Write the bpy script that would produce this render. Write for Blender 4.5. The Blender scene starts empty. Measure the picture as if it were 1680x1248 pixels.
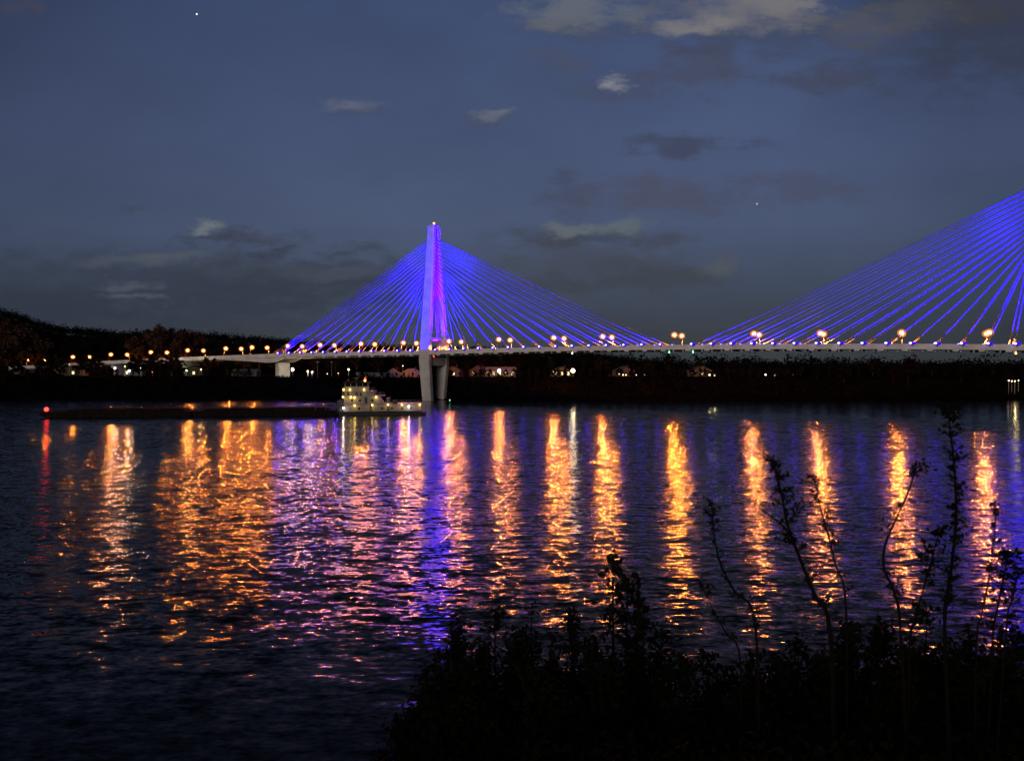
import bpy, math, random
import numpy as np
from mathutils import Vector, Matrix
R = math.radians
rnd = random.Random(7)
sc = bpy.context.scene
col = sc.collection

# ------------------------------------------------------------------ measures
F = 1258.0                     # focal length in photo pixels (1680 wide)
CAMZ = 14.93
PITCH = math.atan(27.4 / F)
def ray(px, py):
    x = (px - 840) / F; up = -(py - 624) / F
    c, s = math.cos(PITCH), math.sin(PITCH)
    return Vector((x, c + up * s, -s + up * c))
def P(px, py, Y):
    "world point seen at photo pixel px,py at world depth Y"
    r = ray(px, py); k = Y / r.y
    return Vector((r.x * k, Y, CAMZ + r.z * k))
UX, UY = 0.887, -0.4617        # bridge direction (towards the right bank)
NX, NY = 0.4617, 0.887         # across the bridge, away from the camera
U = Vector((UX, UY, 0)); N = Vector((NX, NY, 0))
C1 = Vector((-32.1, 316.8, 0))
UNIT = 6.58
SMAIN = 31.48
def B(s, off, z):
    "bridge coordinates: s in cable spacings from the first pylon, off across, z up"
    return C1 + U * (s * UNIT) + N * off + Vector((0, 0, z))
_ks = [(-50, 11.6), (-41, 13.9), (-30, 16.5), (-21, 18.2), (-17, 18.85), (-12, 19.55), (-6, 20.0), (0, 20.3)]
def ztop(s):
    if s >= 0:
        return 20.3 + 1.15 * (1 - ((s - SMAIN / 2) / (SMAIN / 2)) ** 2)
    for (a, za), (b, zb) in zip(_ks, _ks[1:]):
        if a <= s <= b:
            return za + (zb - za) * (s - a) / (b - a)
    return 11.6

# ------------------------------------------------------------------ materials
MATS = {}
def mat(name, color, rough=0.8, spec=0.3, metal=0.0, var=0.0, scale=1.0, bump=0.0, detail=5):
    if name in MATS: return MATS[name]
    m = bpy.data.materials.new(name); m.use_nodes = True
    nt = m.node_tree; b = nt.nodes['Principled BSDF']
    b.inputs['Base Color'].default_value = (*color, 1)
    b.inputs['Roughness'].default_value = rough
    b.inputs['Specular IOR Level'].default_value = spec
    b.inputs['Metallic'].default_value = metal
    if var > 0:
        tc = nt.nodes.new('ShaderNodeTexCoord'); n = nt.nodes.new('ShaderNodeTexNoise')
        n.inputs['Scale'].default_value = scale; n.inputs['Detail'].default_value = detail
        nt.links.new(tc.outputs['Object'], n.inputs['Vector'])
        r = nt.nodes.new('ShaderNodeValToRGB')
        r.color_ramp.elements[0].position = .3; r.color_ramp.elements[1].position = .7
        r.color_ramp.elements[0].color = (*[c * (1 - var) for c in color], 1)
        r.color_ramp.elements[1].color = (*[min(1, c * (1 + var)) for c in color], 1)
        nt.links.new(n.outputs['Fac'], r.inputs['Fac']); nt.links.new(r.outputs['Color'], b.inputs['Base Color'])
        if bump > 0:
            bm = nt.nodes.new('ShaderNodeBump'); bm.inputs['Strength'].default_value = bump
            nt.links.new(n.outputs['Fac'], bm.inputs['Height']); nt.links.new(bm.outputs['Normal'], b.inputs['Normal'])
    MATS[name] = m; return m
def emit(name, color, strength):
    if name in MATS: return MATS[name]
    m = bpy.data.materials.new(name); m.use_nodes = True
    nt = m.node_tree; nt.nodes.clear()
    o = nt.nodes.new('ShaderNodeOutputMaterial'); e = nt.nodes.new('ShaderNodeEmission')
    e.inputs['Color'].default_value = (*color, 1); e.inputs['Strength'].default_value = strength
    nt.links.new(e.outputs[0], o.inputs['Surface'])
    m.cycles.emission_sampling = 'NONE'
    MATS[name] = m; return m

concrete = mat('concrete', (.60, .55, .51), .85, .2, var=.16, scale=.35, bump=.15)
deck_con = mat('deck_concrete', (.74, .64, .60), .85, .2, var=.18, scale=.25)
asphalt = mat('asphalt', (.05, .05, .052), .9, .2, var=.2, scale=2)
sheath = mat('cable_sheath', (.15, .14, .15), .45, .4)
steel = mat('galvanised_steel', (.25, .25, .26), .5, .5, metal=.6)
dark_steel = mat('dark_steel', (.03, .03, .033), .6, .4, var=.4, scale=3)
hull_black = mat('hull_paint', (.018, .016, .018), .6, .4, var=.5, scale=1.5)
barge_rust = mat('barge_steel', (.016, .011, .011), .9, .05, var=.5, scale=.8, bump=.2)
cover_gray = mat('barge_cover', (.022, .018, .018), .9, .05, var=.4, scale=.5)
boat_white = mat('boat_white', (.24, .22, .22), .5, .4, var=.10, scale=1.2)
boat_red = mat('boat_red', (.35, .05, .03), .6, .3)
glass = mat('dark_glass', (.01, .012, .015), .08, .6)
bark = mat('bark', (.035, .027, .02), .95, .1)
leaf_dark = mat('leaf_dark', (.0075, .0068, .005), .9, .02, var=.5, scale=.3)
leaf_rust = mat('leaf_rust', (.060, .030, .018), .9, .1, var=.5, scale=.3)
leaf_olive = mat('leaf_olive', (.011, .009, .006), .9, .1, var=.5, scale=.3)
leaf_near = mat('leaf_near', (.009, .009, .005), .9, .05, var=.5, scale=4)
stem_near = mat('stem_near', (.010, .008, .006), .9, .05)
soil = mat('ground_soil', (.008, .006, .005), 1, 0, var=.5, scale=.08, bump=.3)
siding = mat('siding_white', (.13, .12, .115), .7, .2, var=.08, scale=2)
siding_dim = mat('siding_dim', (.085, .08, .075), .8, .1, var=.15, scale=1)
siding_tan = mat('siding_tan', (.06, .05, .04), .7, .2, var=.12, scale=2)
brick_red = mat('brick_red', (.035, .020, .016), .85, .2, var=.2, scale=3)
roof_dark = mat('roof_shingle', (.05, .046, .044), .9, .1, var=.25, scale=2)
roof_pale = mat('roof_pale', (.22, .21, .20), .6, .2, var=.1, scale=2)

# ------------------------------------------------------------------ mesh helpers
class MB:
    def __init__(s): s.v = []; s.f = []
    def add(s, vs, fs):
        b = len(s.v); s.v += [tuple(v) for v in vs]; s.f += [tuple(b + i for i in f) for f in fs]
    def box(s, x0, x1, y0, y1, z0, z1, M=None, taper=0.0, c=0.0):
        if c > 0:   # chamfered verticals
            pts = [(x0+c,y0),(x1-c,y0),(x1,y0+c),(x1,y1-c),(x1-c,y1),(x0+c,y1),(x0,y1-c),(x0,y0+c)]
        else:
            pts = [(x0,y0),(x1,y0),(x1,y1),(x0,y1)]
        n = len(pts)
        vs = [(x,y,z0) for x,y in pts] + [(x,y,z1) for x,y in pts]
        if taper:
            cx, cy = (x0+x1)/2, (y0+y1)/2
            vs = vs[:n] + [(cx+(x-cx)*(1-taper), cy+(y-cy)*(1-taper), z) for x,y,z in vs[n:]]
        fs = [tuple(range(n))[::-1], tuple(range(n, 2*n))] + [(i,(i+1)%n,n+(i+1)%n,n+i) for i in range(n)]
        if M is not None: vs = [M @ Vector(v) for v in vs]
        s.add(vs, fs)
    def prism(s, prof, y0, y1, M=None):
        "profile in xz, extruded along y"
        n = len(prof)
        vs = [(x,y0,z) for x,z in prof] + [(x,y1,z) for x,z in prof]
        fs = [tuple(range(n)), tuple(range(n,2*n))[::-1]] + [(i,n+i,n+(i+1)%n,(i+1)%n) for i in range(n)]
        if M is not None: vs = [M @ Vector(v) for v in vs]
        s.add(vs, fs)
    def tube(s, pts, rad, seg=6, cap=True):
        pts = [Vector(p) for p in pts]
        if not hasattr(rad, '__len__'): rad = [rad]*len(pts)
        vs = []; n = len(pts)
        for i, p in enumerate(pts):
            d = (pts[min(i+1,n-1)] - pts[max(i-1,0)]).normalized()
            a = d.cross(Vector((0,0,1)))
            if a.length < .01: a = d.cross(Vector((1,0,0)))
            a.normalize(); b = d.cross(a)
            for k in range(seg):
                t = 2*math.pi*k/seg
                vs.append(p + (a*math.cos(t) + b*math.sin(t))*rad[i])
        fs = []
        for i in range(n-1):
            for k in range(seg):
                k2 = (k+1)%seg
                fs.append((i*seg+k, i*seg+k2, (i+1)*seg+k2, (i+1)*seg+k))
        if cap: fs += [tuple(range(seg))[::-1], tuple(range((n-1)*seg, n*seg))]
        s.add(vs, fs)
    def ell(s, c, rx, ry, rz, nu=10, nv=6, M=None):
        c = Vector(c); vs = [(0,0,rz)]
        for j in range(1, nv):
            t = math.pi*j/nv
            for i in range(nu):
                a = 2*math.pi*i/nu
                vs.append((rx*math.sin(t)*math.cos(a), ry*math.sin(t)*math.sin(a), rz*math.cos(t)))
        vs.append((0,0,-rz)); L = len(vs)-1
        fs = [(0,1+i,1+(i+1)%nu) for i in range(nu)]
        for j in range(nv-2):
            for i in range(nu):
                a = 1+j*nu; b = a+nu
                fs.append((a+i, b+i, b+(i+1)%nu, a+(i+1)%nu))
        a = 1+(nv-2)*nu
        fs += [(L, a+(i+1)%nu, a+i) for i in range(nu)]
        vs = [Vector(v)+c for v in vs]
        if M is not None: vs = [M @ v for v in vs]
        s.add(vs, fs)
    def mesh(s, name, m):
        me = bpy.data.meshes.new(name); me.from_pydata([tuple(v) for v in s.v], [], s.f); me.update()
        if m is not None: me.materials.append(m)
        return me
    def build(s, name, m, parent=None, smooth=False):
        me = s.mesh(name, m)
        if smooth:
            me.polygons.foreach_set('use_smooth', [True]*len(me.polygons))
        return link(name, me, parent)
def link(name, data, parent=None):
    o = bpy.data.objects.new(name, data); col.objects.link(o)
    if parent is not None: o.parent = parent
    return o
def tag(o, label=None, cat=None, group=None, kind=None):
    if label: o['label'] = label
    if cat: o['category'] = cat
    if group: o['group'] = group
    if kind: o['kind'] = kind
    return o
def empty(name, loc=(0,0,0), rz=0, label=None, cat=None, group=None):
    o = bpy.data.objects.new(name, None); col.objects.link(o)
    o.location = loc; o.rotation_euler = (0,0,rz); o.empty_display_size = .5
    return tag(o, label, cat, group)
def copy_tree(o, parent=None):
    c = o.copy(); col.objects.link(c)
    if parent is not None: c.parent = parent
    for ch in list(o.children): copy_tree(ch, c)
    return c
LD = {}
def light_data(key, kind, color, power, size=.15, spot=60, blend=.6):
    if key in LD: return LD[key]
    d = bpy.data.lights.new(key, kind); d.color = color; d.energy = power; d.shadow_soft_size = size
    if kind == 'SPOT': d.spot_size = R(spot); d.spot_blend = blend
    LD[key] = d; return d
def add_light(name, d, loc, parent=None, aim=None):
    o = bpy.data.objects.new(name, d); col.objects.link(o); o.location = loc
    if aim is not None:
        o.rotation_euler = (Vector(aim) - Vector(loc)).to_track_quat('-Z', 'Y').to_euler()
    if parent is not None: o.parent = parent
    return o

# ------------------------------------------------------------------ power settings
SODIUM = (1.0, .235, .028)
BLUE = (.008, .0, 1.0)
P_LAMP = 29000
P_FLOOD = 560000
P_TOWER = 1300000

# ------------------------------------------------------------------ camera
cd = bpy.data.cameras.new('camera'); cam = bpy.data.objects.new('camera', cd); col.objects.link(cam)
cd.sensor_width = 36; cd.lens = F / 1680 * 36; cd.clip_start = .1; cd.clip_end = 20000
cd.dof.use_dof = True; cd.dof.focus_distance = 300; cd.dof.aperture_fstop = 4.5
cam.location = (0, 0, CAMZ); cam.rotation_euler = (R(90) - PITCH, 0, 0)
sc.camera = cam

# ------------------------------------------------------------------ ground: one sheet
def interp(x, tab):
    if x <= tab[0][0]: return tab[0][1]
    for (a, va), (b, vb) in zip(tab, tab[1:]):
        if x <= b: return va + (vb-va)*(x-a)/(b-a)
    return tab[-1][1]
# skyline of the far hills: photo x -> photo y of the wooded ridge
SKY = [(-400, 500), (-150, 492), (-40, 500), (0, 503), (30, 508), (60, 520), (100, 532), (150, 537), (200, 541), (300, 543), (400, 548),
       (460, 553), (560, 560), (700, 566), (820, 570), (900, 572), (980, 577), (1050, 588), (1130, 594), (1200, 592), (1300, 596),
       (1420, 600), (1560, 603), (1700, 605), (2100, 607)]
YR = 1150.0
def hash2(x, y): return (math.sin(x*.013+1.3)*math.cos(y*.017) + .5*math.sin(x*.041+y*.03) + .25*math.sin(x*.11-y*.09))
def gz(x, y):
    if y < 40:                                   # the near bank
        edge = interp(x, [(-60, 22.0), (0, 22.5), (15, 24), (60, 30)])
        return interp(y, [(-30, 14.5), (-4, 13.4), (1.3, 13.1), (edge, 0.0), (edge+12, -3), (400, -3)])
    bank = interp(x, [(-400, 316), (-32, 319), (0, 319), (250, 322)])
    z = interp(y, [(bank-18, -3), (bank, .15), (bank+3, 1.2), (bank+15, 8.3), (bank+22, 8.6), (520, 9.5), (620, 12)])
    if y > 560:
        px = 840 + F * x / max(y, 1)
        zr = CAMZ + (596.6 - interp(px, SKY)) * YR / F - 16
        t = min(1, (y-560)/(YR-560)); t = t*t*(3-2*t)
        zz = 12 + (zr-12)*t + hash2(x, y)*2.0*t
        if y > YR: zz -= min(80, (y-YR)*.06)
        z = max(zz, 4) if y < YR else zz
    return z
xs = np.unique(np.concatenate([np.linspace(-9000, -900, 12), np.linspace(-900, -300, 40), np.linspace(-300, 300, 90), np.linspace(300, 900, 30), np.linspace(900, 9000, 12)]))
ys = np.unique(np.concatenate([np.linspace(-600, -30, 6), np.linspace(-30, 45, 50), np.linspace(60, 290, 6), np.linspace(296, 350, 40), np.linspace(360, 620, 22), np.linspace(640, 1300, 40), np.linspace(1400, 9000, 10)]))
vs = [(x, y, gz(x, y)) for y in ys for x in xs]
nx = len(xs)
fs = [(j*nx+i, j*nx+i+1, (j+1)*nx+i+1, (j+1)*nx+i) for j in range(len(ys)-1) for i in range(nx-1)]
g = MB(); g.v = vs; g.f = fs
tag(g.build('ground', soil, smooth=True), kind='structure')

# ------------------------------------------------------------------ water
def water_mat():
    m = bpy.data.materials.new('river_water'); m.use_nodes = True
    nt = m.node_tree; b = nt.nodes['Principled BSDF']; L = nt.links.new
    b.inputs['Base Color'].default_value = (.004, .005, .009, 1)
    b.inputs['IOR'].default_value = 1.18
    b.inputs['Roughness'].default_value = .13
    geo = nt.nodes.new('ShaderNodeNewGeometry')
    def noise(scale, stretch, detail, seed, rough=.5):
        mp = nt.nodes.new('ShaderNodeMapping'); mp.inputs['Scale'].default_value = (scale*stretch, scale, 1)
        mp.inputs['Location'].default_value = (seed, seed*1.7, 0); mp.inputs['Rotation'].default_value = (0, 0, R(6))
        L(geo.outputs['Position'], mp.inputs['Vector'])
        n = nt.nodes.new('ShaderNodeTexNoise'); n.inputs['Scale'].default_value = 1; n.inputs['Detail'].default_value = detail
        n.inputs['Roughness'].default_value = rough
        n.noise_dimensions = '2D'
        L(mp.outputs[0], n.inputs['Vector']); return n
    def vm(op, a, bb):
        v = nt.nodes.new('ShaderNodeVectorMath'); v.operation = op
        for k, q in enumerate((a, bb)):
            if hasattr(q, 'links'): L(q, v.inputs[k])
            elif q is not None: v.inputs[k].default_value = q
        return v.outputs[0]
    tot = None
    for scale, stretch, det, seed, k in WAVES:
        n = noise(scale, stretch, det, seed)
        v = vm('MULTIPLY', vm('SUBTRACT', n.outputs['Color'], (.5, .5, .5)), (k*.36, k, 0))
        tot = v if tot is None else vm('ADD', tot, v)
    # wind patches and the sheltered water under the far bank
    pn = noise(.02, .45, 2, 40); mr = nt.nodes.new('ShaderNodeMapRange')
    mr.inputs['From Min'].default_value = .35; mr.inputs['From Max'].default_value = .65
    mr.inputs['To Min'].default_value = .72; mr.inputs['To Max'].default_value = 1.2
    L(pn.outputs['Fac'], mr.inputs['Value'])
    sp = nt.nodes.new('ShaderNodeSeparateXYZ'); L(geo.outputs['Position'], sp.inputs[0])
    sh = nt.nodes.new('ShaderNodeMapRange'); sh.interpolation_type = 'SMOOTHSTEP'
    sh.inputs['From Min'].default_value = 248; sh.inputs['From Max'].default_value = 276
    sh.inputs['To Min'].default_value = 1; sh.inputs['To Max'].default_value = .26
    skew = nt.nodes.new('ShaderNodeMath'); skew.operation = 'MULTIPLY_ADD'; L(sp.outputs['X'], skew.inputs[0]); skew.inputs[1].default_value = .5; L(sp.outputs['Y'], skew.inputs[2]); L(skew.outputs[0], sh.inputs['Value'])
    nr = nt.nodes.new('ShaderNodeMapRange'); nr.interpolation_type = 'SMOOTHSTEP'
    nr.inputs['From Min'].default_value = 26; nr.inputs['From Max'].default_value = 52
    nr.inputs['To Min'].default_value = .55; nr.inputs['To Max'].default_value = 1.6
    L(sp.outputs['Y'], nr.inputs['Value'])
    mm = nt.nodes.new('ShaderNodeMath'); mm.operation = 'MULTIPLY'; L(mr.outputs[0], mm.inputs[0]); L(sh.outputs[0], mm.inputs[1])
    m2 = nt.nodes.new('ShaderNodeMath'); m2.operation = 'MULTIPLY'; L(mm.outputs[0], m2.inputs[0]); L(nr.outputs[0], m2.inputs[1])
    sc_ = nt.nodes.new('ShaderNodeVectorMath'); sc_.operation = 'SCALE'; L(tot, sc_.inputs[0]); L(m2.outputs[0], sc_.inputs['Scale'])
    nrm = vm('NORMALIZE', vm('ADD', sc_.outputs[0], (0, 0, 1)), None)
    L(nrm, b.inputs['Normal'])
    return m
WAVES = [(.16, .40, 2, 3, .06), (.6, .35, 2, 11, .22), (1.7, .40, 2, 23, .34), (4.6, .5, 1, 31, .22)]
g = MB(); g.add([(-9000, 8, 0), (9000, 8, 0), (9000, 340, 0), (-9000, 340, 0)], [(0, 1, 2, 3)])
tag(g.build('water', water_mat()), kind='structure')

# ------------------------------------------------------------------ world
def world():
    w = bpy.data.worlds.new('World'); sc.world = w; w.use_nodes = True
    nt = w.node_tree; nt.nodes.clear(); L = nt.links.new
    out = nt.nodes.new('ShaderNodeOutputWorld'); bg = nt.nodes.new('ShaderNodeBackground')
    L(bg.outputs[0], out.inputs['Surface'])
    tc = nt.nodes.new('ShaderNodeTexCoord')
    sp = nt.nodes.new('ShaderNodeSeparateXYZ'); L(tc.outputs['Generated'], sp.inputs[0])
    def M(op, a, b=None, c=None, clamp=False):
        n = nt.nodes.new('ShaderNodeMath'); n.operation = op; n.use_clamp = clamp
        for k, q in enumerate((a, b, c)):
            if q is None: continue
            if hasattr(q, 'links'): L(q, n.inputs[k])
            else: n.inputs[k].default_value = q
        return n.outputs[0]
    def mix(f, a, b, typ='MIX'):
        n = nt.nodes.new('ShaderNodeMix'); n.data_type = 'RGBA'; n.blend_type = typ
        if hasattr(f, 'links'): L(f, n.inputs[0])
        else: n.inputs[0].default_value = f
        for k, q in ((6, a), (7, b)):
            if hasattr(q, 'links'): L(q, n.inputs[k])
            else: n.inputs[k].default_value = (*q, 1)
        return n.outputs[2]
    def lin(r, g_, b): return tuple(((c/255+.055)/1.055)**2.4 if c > 10 else c/255/12.92 for c in (r, g_, b))
    ys_ = M('MAXIMUM', sp.outputs['Y'], .08)
    az = M('DIVIDE', sp.outputs['X'], ys_)            # tangent of the bearing, positive to the right
    el = M('DIVIDE', sp.outputs['Z'], ys_)            # tangent of the height above the horizon
    # twilight gradient over height
    ramp = nt.nodes.new('ShaderNodeValToRGB'); cr = ramp.color_ramp
    L(M('DIVIDE', el, 1.8, clamp=True), ramp.inputs['Fac'])
    stops = [(0, (58, 63, 66)), (.022, (62, 67, 75)), (.053, (67, 76, 93)), (.10, (73, 86, 114)), (.167, (70, 84, 117)), (.26, (59, 73, 106)), (.34, (46, 55, 78)), (.5, (24, 29, 43)), (1, (10, 12, 20))]
    cr.elements[0].position = 0; cr.elements[0].color = (*lin(*stops[0][1]), 1)
    cr.elements[1].position = 1; cr.elements[1].color = (*lin(*stops[-1][1]), 1)
    for p, c in stops[1:-1]:
        e = cr.elements.new(p); e.color = (*lin(*c), 1)
    sky = ramp.outputs['Color']
    # the sky is a little darker towards both sides
    side = M('ABSOLUTE', M('SUBTRACT', az, .05))
    dk = nt.nodes.new('ShaderNodeMapRange'); dk.inputs['From Min'].default_value = .3; dk.inputs['From Max'].default_value = .75
    dk.inputs['To Min'].default_value = 1; dk.inputs['To Max'].default_value = .66
    L(side, dk.inputs['Value'])
    cmb = nt.nodes.new('ShaderNodeCombineXYZ')
    for k in range(3): L(dk.outputs[0], cmb.inputs[k])
    sky = mix(1, sky, cmb.outputs[0], 'MULTIPLY')
    # noise coordinates
    cv = nt.nodes.new('ShaderNodeCombineXYZ'); L(az, cv.inputs[0]); L(el, cv.inputs[1])
    def noise(sx, sy, det=4, w_=0, rough=.55):
        mp = nt.nodes.new('ShaderNodeMapping'); mp.inputs['Scale'].default_value = (sx, sy, 1); mp.inputs['Location'].default_value = (w_, w_*.7, 0)
        L(cv.outputs[0], mp.inputs[0])
        n = nt.nodes.new('ShaderNodeTexNoise'); n.inputs['Scale'].default_value = 1; n.inputs['Detail'].default_value = det; n.inputs['Roughness'].default_value = rough
        L(mp.outputs[0], n.inputs['Vector']); return n
    wn = noise(13, 34, 7, 3, .6); wv = nt.nodes.new('ShaderNodeVectorMath'); wv.operation = 'SUBTRACT'
    L(wn.outputs['Color'], wv.inputs[0]); wv.inputs[1].default_value = (.5, .5, .5)
    wsc = nt.nodes.new('ShaderNodeVectorMath'); wsc.operation = 'MULTIPLY'; L(wv.outputs[0], wsc.inputs[0]); wsc.inputs[1].default_value = (.095, .052, 0)
    wp = nt.nodes.new('ShaderNodeVectorMath'); wp.operation = 'ADD'; L(cv.outputs[0], wp.inputs[0]); L(wsc.outputs[0], wp.inputs[1])
    tex = noise(26, 60, 6, 9, .62).outputs['Fac']
    texm = nt.nodes.new('ShaderNodeMapRange'); texm.inputs['From Min'].default_value = .3; texm.inputs['From Max'].default_value = .62
    L(tex, texm.inputs['Value'])
    texo = M('MULTIPLY', M('SUBTRACT', noise(21, 46, 8, 9, .62).outputs['Fac'], .5), 2.1)
    # fine overall unevenness
    un = noise(2.2, 4, 4, 5).outputs['Fac']
    unm = nt.nodes.new('ShaderNodeMapRange'); unm.inputs['To Min'].default_value = .86; unm.inputs['To Max'].default_value = 1.14
    unm.inputs['From Min'].default_value = .3; unm.inputs['From Max'].default_value = .7; L(un, unm.inputs['Value'])
    cmb2 = nt.nodes.new('ShaderNodeCombineXYZ')
    for k in range(3): L(unm.outputs[0], cmb2.inputs[k])
    sky = mix(1, sky, cmb2.outputs[0], 'MULTIPLY')
    clouds = [  # centre x,y and half size in photo pixels, colour, strength
        (1620, 45, 230, 95, (52, 55, 68), .6), (1590, 15, 150, 30, (62, 64, 68), .6),
        (250, 478, 480, 62, (50, 57, 72), .65), (480, 470, 260, 50, (52, 58, 70), .6), (60, 500, 200, 40, (48, 55, 68), .6),
        (90, 455, 220, 18, (56, 66, 82), .5), (230, 432, 90, 12, (80, 88, 98), .6), (300, 424, 70, 9, (84, 92, 100), .5), (210, 472, 60, 9, (82, 90, 102), .6), (220, 494, 50, 7, (84, 92, 104), .6),
        (380, 445, 140, 10, (60, 67, 80), .6), (560, 452, 90, 9, (76, 83, 96), .5), (470, 440, 80, 8, (70, 78, 90), .4),
        (960, 440, 200, 40, (66, 70, 78), .5), (1080, 455, 120, 26, (60, 65, 68), .5), (1180, 436, 38, 16, (84, 88, 92), .7), (900, 470, 120, 16, (60, 64, 72), .5),
        (1090, 325, 170, 28, (74, 73, 88), .55), (1330, 310, 110, 22, (70, 68, 84), .4), (930, 325, 60, 26, (68, 72, 88), .5),
        (940, 385, 120, 18, (66, 72, 84), .6), (985, 392, 150, 14, (60, 66, 78), .6), (935, 374, 44, 13, (98, 106, 113), .75), (1010, 376, 52, 15, (96, 104, 111), .75),
        (335, 386, 42, 15, (52, 60, 76), .8), (334, 377, 30, 11, (108, 115, 122), .85), (410, 390, 70, 11, (58, 62, 76), .6),
        (1120, 238, 110, 15, (58, 62, 78), .65), (1150, 112, 80, 44, (68, 70, 84), .6), (1340, 132, 110, 18, (64, 66, 80), .6),
        (1010, 150, 75, 26, (68, 74, 96), .6), (1008, 140, 25, 13, (128, 130, 140), .95), (930, 102, 60, 18, (74, 78, 96), .5),
        (585, 178, 52, 12, (100, 104, 122), .6), (590, 190, 60, 8, (66, 72, 94), .5), (795, 200, 64, 18, (72, 78, 100), .5), (798, 190, 30, 11, (104, 110, 122), .65), (930, 295, 30, 12, (64, 68, 88), .5),
        (1250, 62, 200, 34, (58, 64, 82), .5), (1225, 25, 125, 34, (112, 110, 114), .75), (1130, 46, 70, 16, (118, 116, 120), .9), (1290, 12, 70, 30, (118, 116, 118), .7),
        (955, 48, 110, 16, (60, 66, 82), .55), (950, 22, 110, 30, (98, 104, 114), .85), (890, 45, 50, 14, (92, 96, 108), .65), (1090, 10, 60, 20, (84, 88, 104), .6),
        (1410, 55, 100, 32, (80, 82, 94), .7), (1500, 25, 70, 26, (74, 78, 88), .6), (40, 12, 55, 12, (66, 66, 84), .6), (205, 343, 30, 8, (60, 68, 84), .5)]
    for (cx, cy, hx, hy, c, st) in clouds:
        s_ = nt.nodes.new('ShaderNodeVectorMath'); s_.operation = 'SUBTRACT'; L(wp.outputs[0], s_.inputs[0])
        s_.inputs[1].default_value = ((cx-840)/F, (596.6-cy)/F, 0)
        m_ = nt.nodes.new('ShaderNodeVectorMath'); m_.operation = 'MULTIPLY'; L(s_.outputs[0], m_.inputs[0])
        m_.inputs[1].default_value = (F/(hx*1.3), F/(hy*1.45), 0)
        l_ = nt.nodes.new('ShaderNodeVectorMath'); l_.operation = 'LENGTH'; L(m_.outputs[0], l_.inputs[0])
        r_ = nt.nodes.new('ShaderNodeMapRange'); r_.interpolation_type = 'SMOOTHSTEP'
        r_.inputs['From Min'].default_value = 1.05; r_.inputs['From Max'].default_value = .12; r_.inputs['To Min'].default_value = 0; r_.inputs['To Max'].default_value = st
        L(M('ADD', l_.outputs['Value'], texo), r_.inputs['Value'])
        f = r_.outputs[0]
        sky = mix(f, sky, lin(*c))
    # two bright points of light (a planet and a faint star)
    for (px, py, rad, st) in ((328, 29.5, 1.35, 1.5), (1240, 336, 1.3, .5)):
        s_ = nt.nodes.new('ShaderNodeVectorMath'); s_.operation = 'DISTANCE'; L(cv.outputs[0], s_.inputs[0])
        s_.inputs[1].default_value = ((px-840)/F, (596.6-py)/F, 0)
        r_ = M('MULTIPLY', M('LESS_THAN', s_.outputs['Value'], rad/F), st)
        e_ = nt.nodes.new('ShaderNodeCombineXYZ')
        L(r_, e_.inputs[0]); L(M('MULTIPLY', r_, .97), e_.inputs[1]); L(M('MULTIPLY', r_, .85), e_.inputs[2])
        sky = mix(1, sky, e_.outputs[0], 'ADD')
    # physical sky below the mix: the sun is at the horizon behind the camera
    ns = nt.nodes.new('ShaderNodeTexSky'); ns.sky_type = 'NISHITA'; ns.sun_disc = False
    ns.sun_elevation = R(-3); ns.sun_rotation = R(200); ns.air_density = 1.2
    nsc = nt.nodes.new('ShaderNodeVectorMath'); nsc.operation = 'SCALE'; L(ns.outputs[0], nsc.inputs[0]); nsc.inputs['Scale'].default_value = .05
    sky = mix(1, sky, nsc.outputs[0], 'ADD')
    L(sky, bg.inputs['Color']); bg.inputs['Strength'].default_value = 1.0
    # below the horizon the light is that of dark land
world()
sd = bpy.data.lights.new('sun', 'SUN'); sd.energy = .80; sd.angle = R(25); sd.color = (1, .90, .84)
so = bpy.data.objects.new('sun', sd); col.objects.link(so)
so.rotation_euler = Vector((.30, 1, -.22)).to_track_quat('-Z', 'Y').to_euler()

# ------------------------------------------------------------------ the bridge
bridge = empty('cable_stayed_bridge', C1, 0, 'long concrete cable-stayed bridge lit violet blue, spanning the whole river', 'bridge')
def bl(v): return Vector(v) - C1            # into the bridge's own frame
def sweep(mb, prof, s0, s1, step=.5):
    "profile of (offset, dz from the parapet top) swept along the deck"
    n = max(2, int((s1-s0)/step)+1); m = len(prof); vs = []
    for i in range(n):
        s = s0 + (s1-s0)*i/(n-1); zt = ztop(s)
        for off, dz in prof: vs.append(bl(B(s, off, zt+dz)))
    fs = [(i*m+k, i*m+(k+1)%m, (i+1)*m+(k+1)%m, (i+1)*m+k) for i in range(n-1) for k in range(m)]
    fs += [tuple(range(m)), tuple(range((n-1)*m, n*m))[::-1]]
    mb.add(vs, fs)
S0, S1 = -44.5, 45
d = MB(); sweep(d, [(-6.1, -.85), (6.1, -.85), (6.1, -1.15), (-6.1, -1.15)], S0, S1)
d.build('deck', asphalt, bridge)
for sg in (-1, 1):
    g = MB()
    prof = [(7.1*sg, 0), (6.85*sg, 0), (6.7*sg, -.8), (6.1*sg, -.84), (6.1*sg, -1.68), (7.3*sg, -1.68), (7.3*sg, -.9), (7.1*sg, -.85)]
    sweep(g, prof if sg > 0 else prof[::-1], S0, S1)
    k = -12
    while k <= 44:          # anchor blocks under the girder, one per cable
        z = ztop(k) - 1.68
        c = bl(B(k, 6.7*sg, z)); Mx = Matrix.Translation(c) @ Matrix.Rotation(math.atan2(UY, UX), 4, 'Z')
        g.box(-.8, .8, -.55, .55, -.5, .01, Mx, taper=-.0)
        k += 1 if not (15 <= k < 16) else 1.3
    g.build('edge_girder', deck_con, bridge)
g = MB()
s = -44
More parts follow.
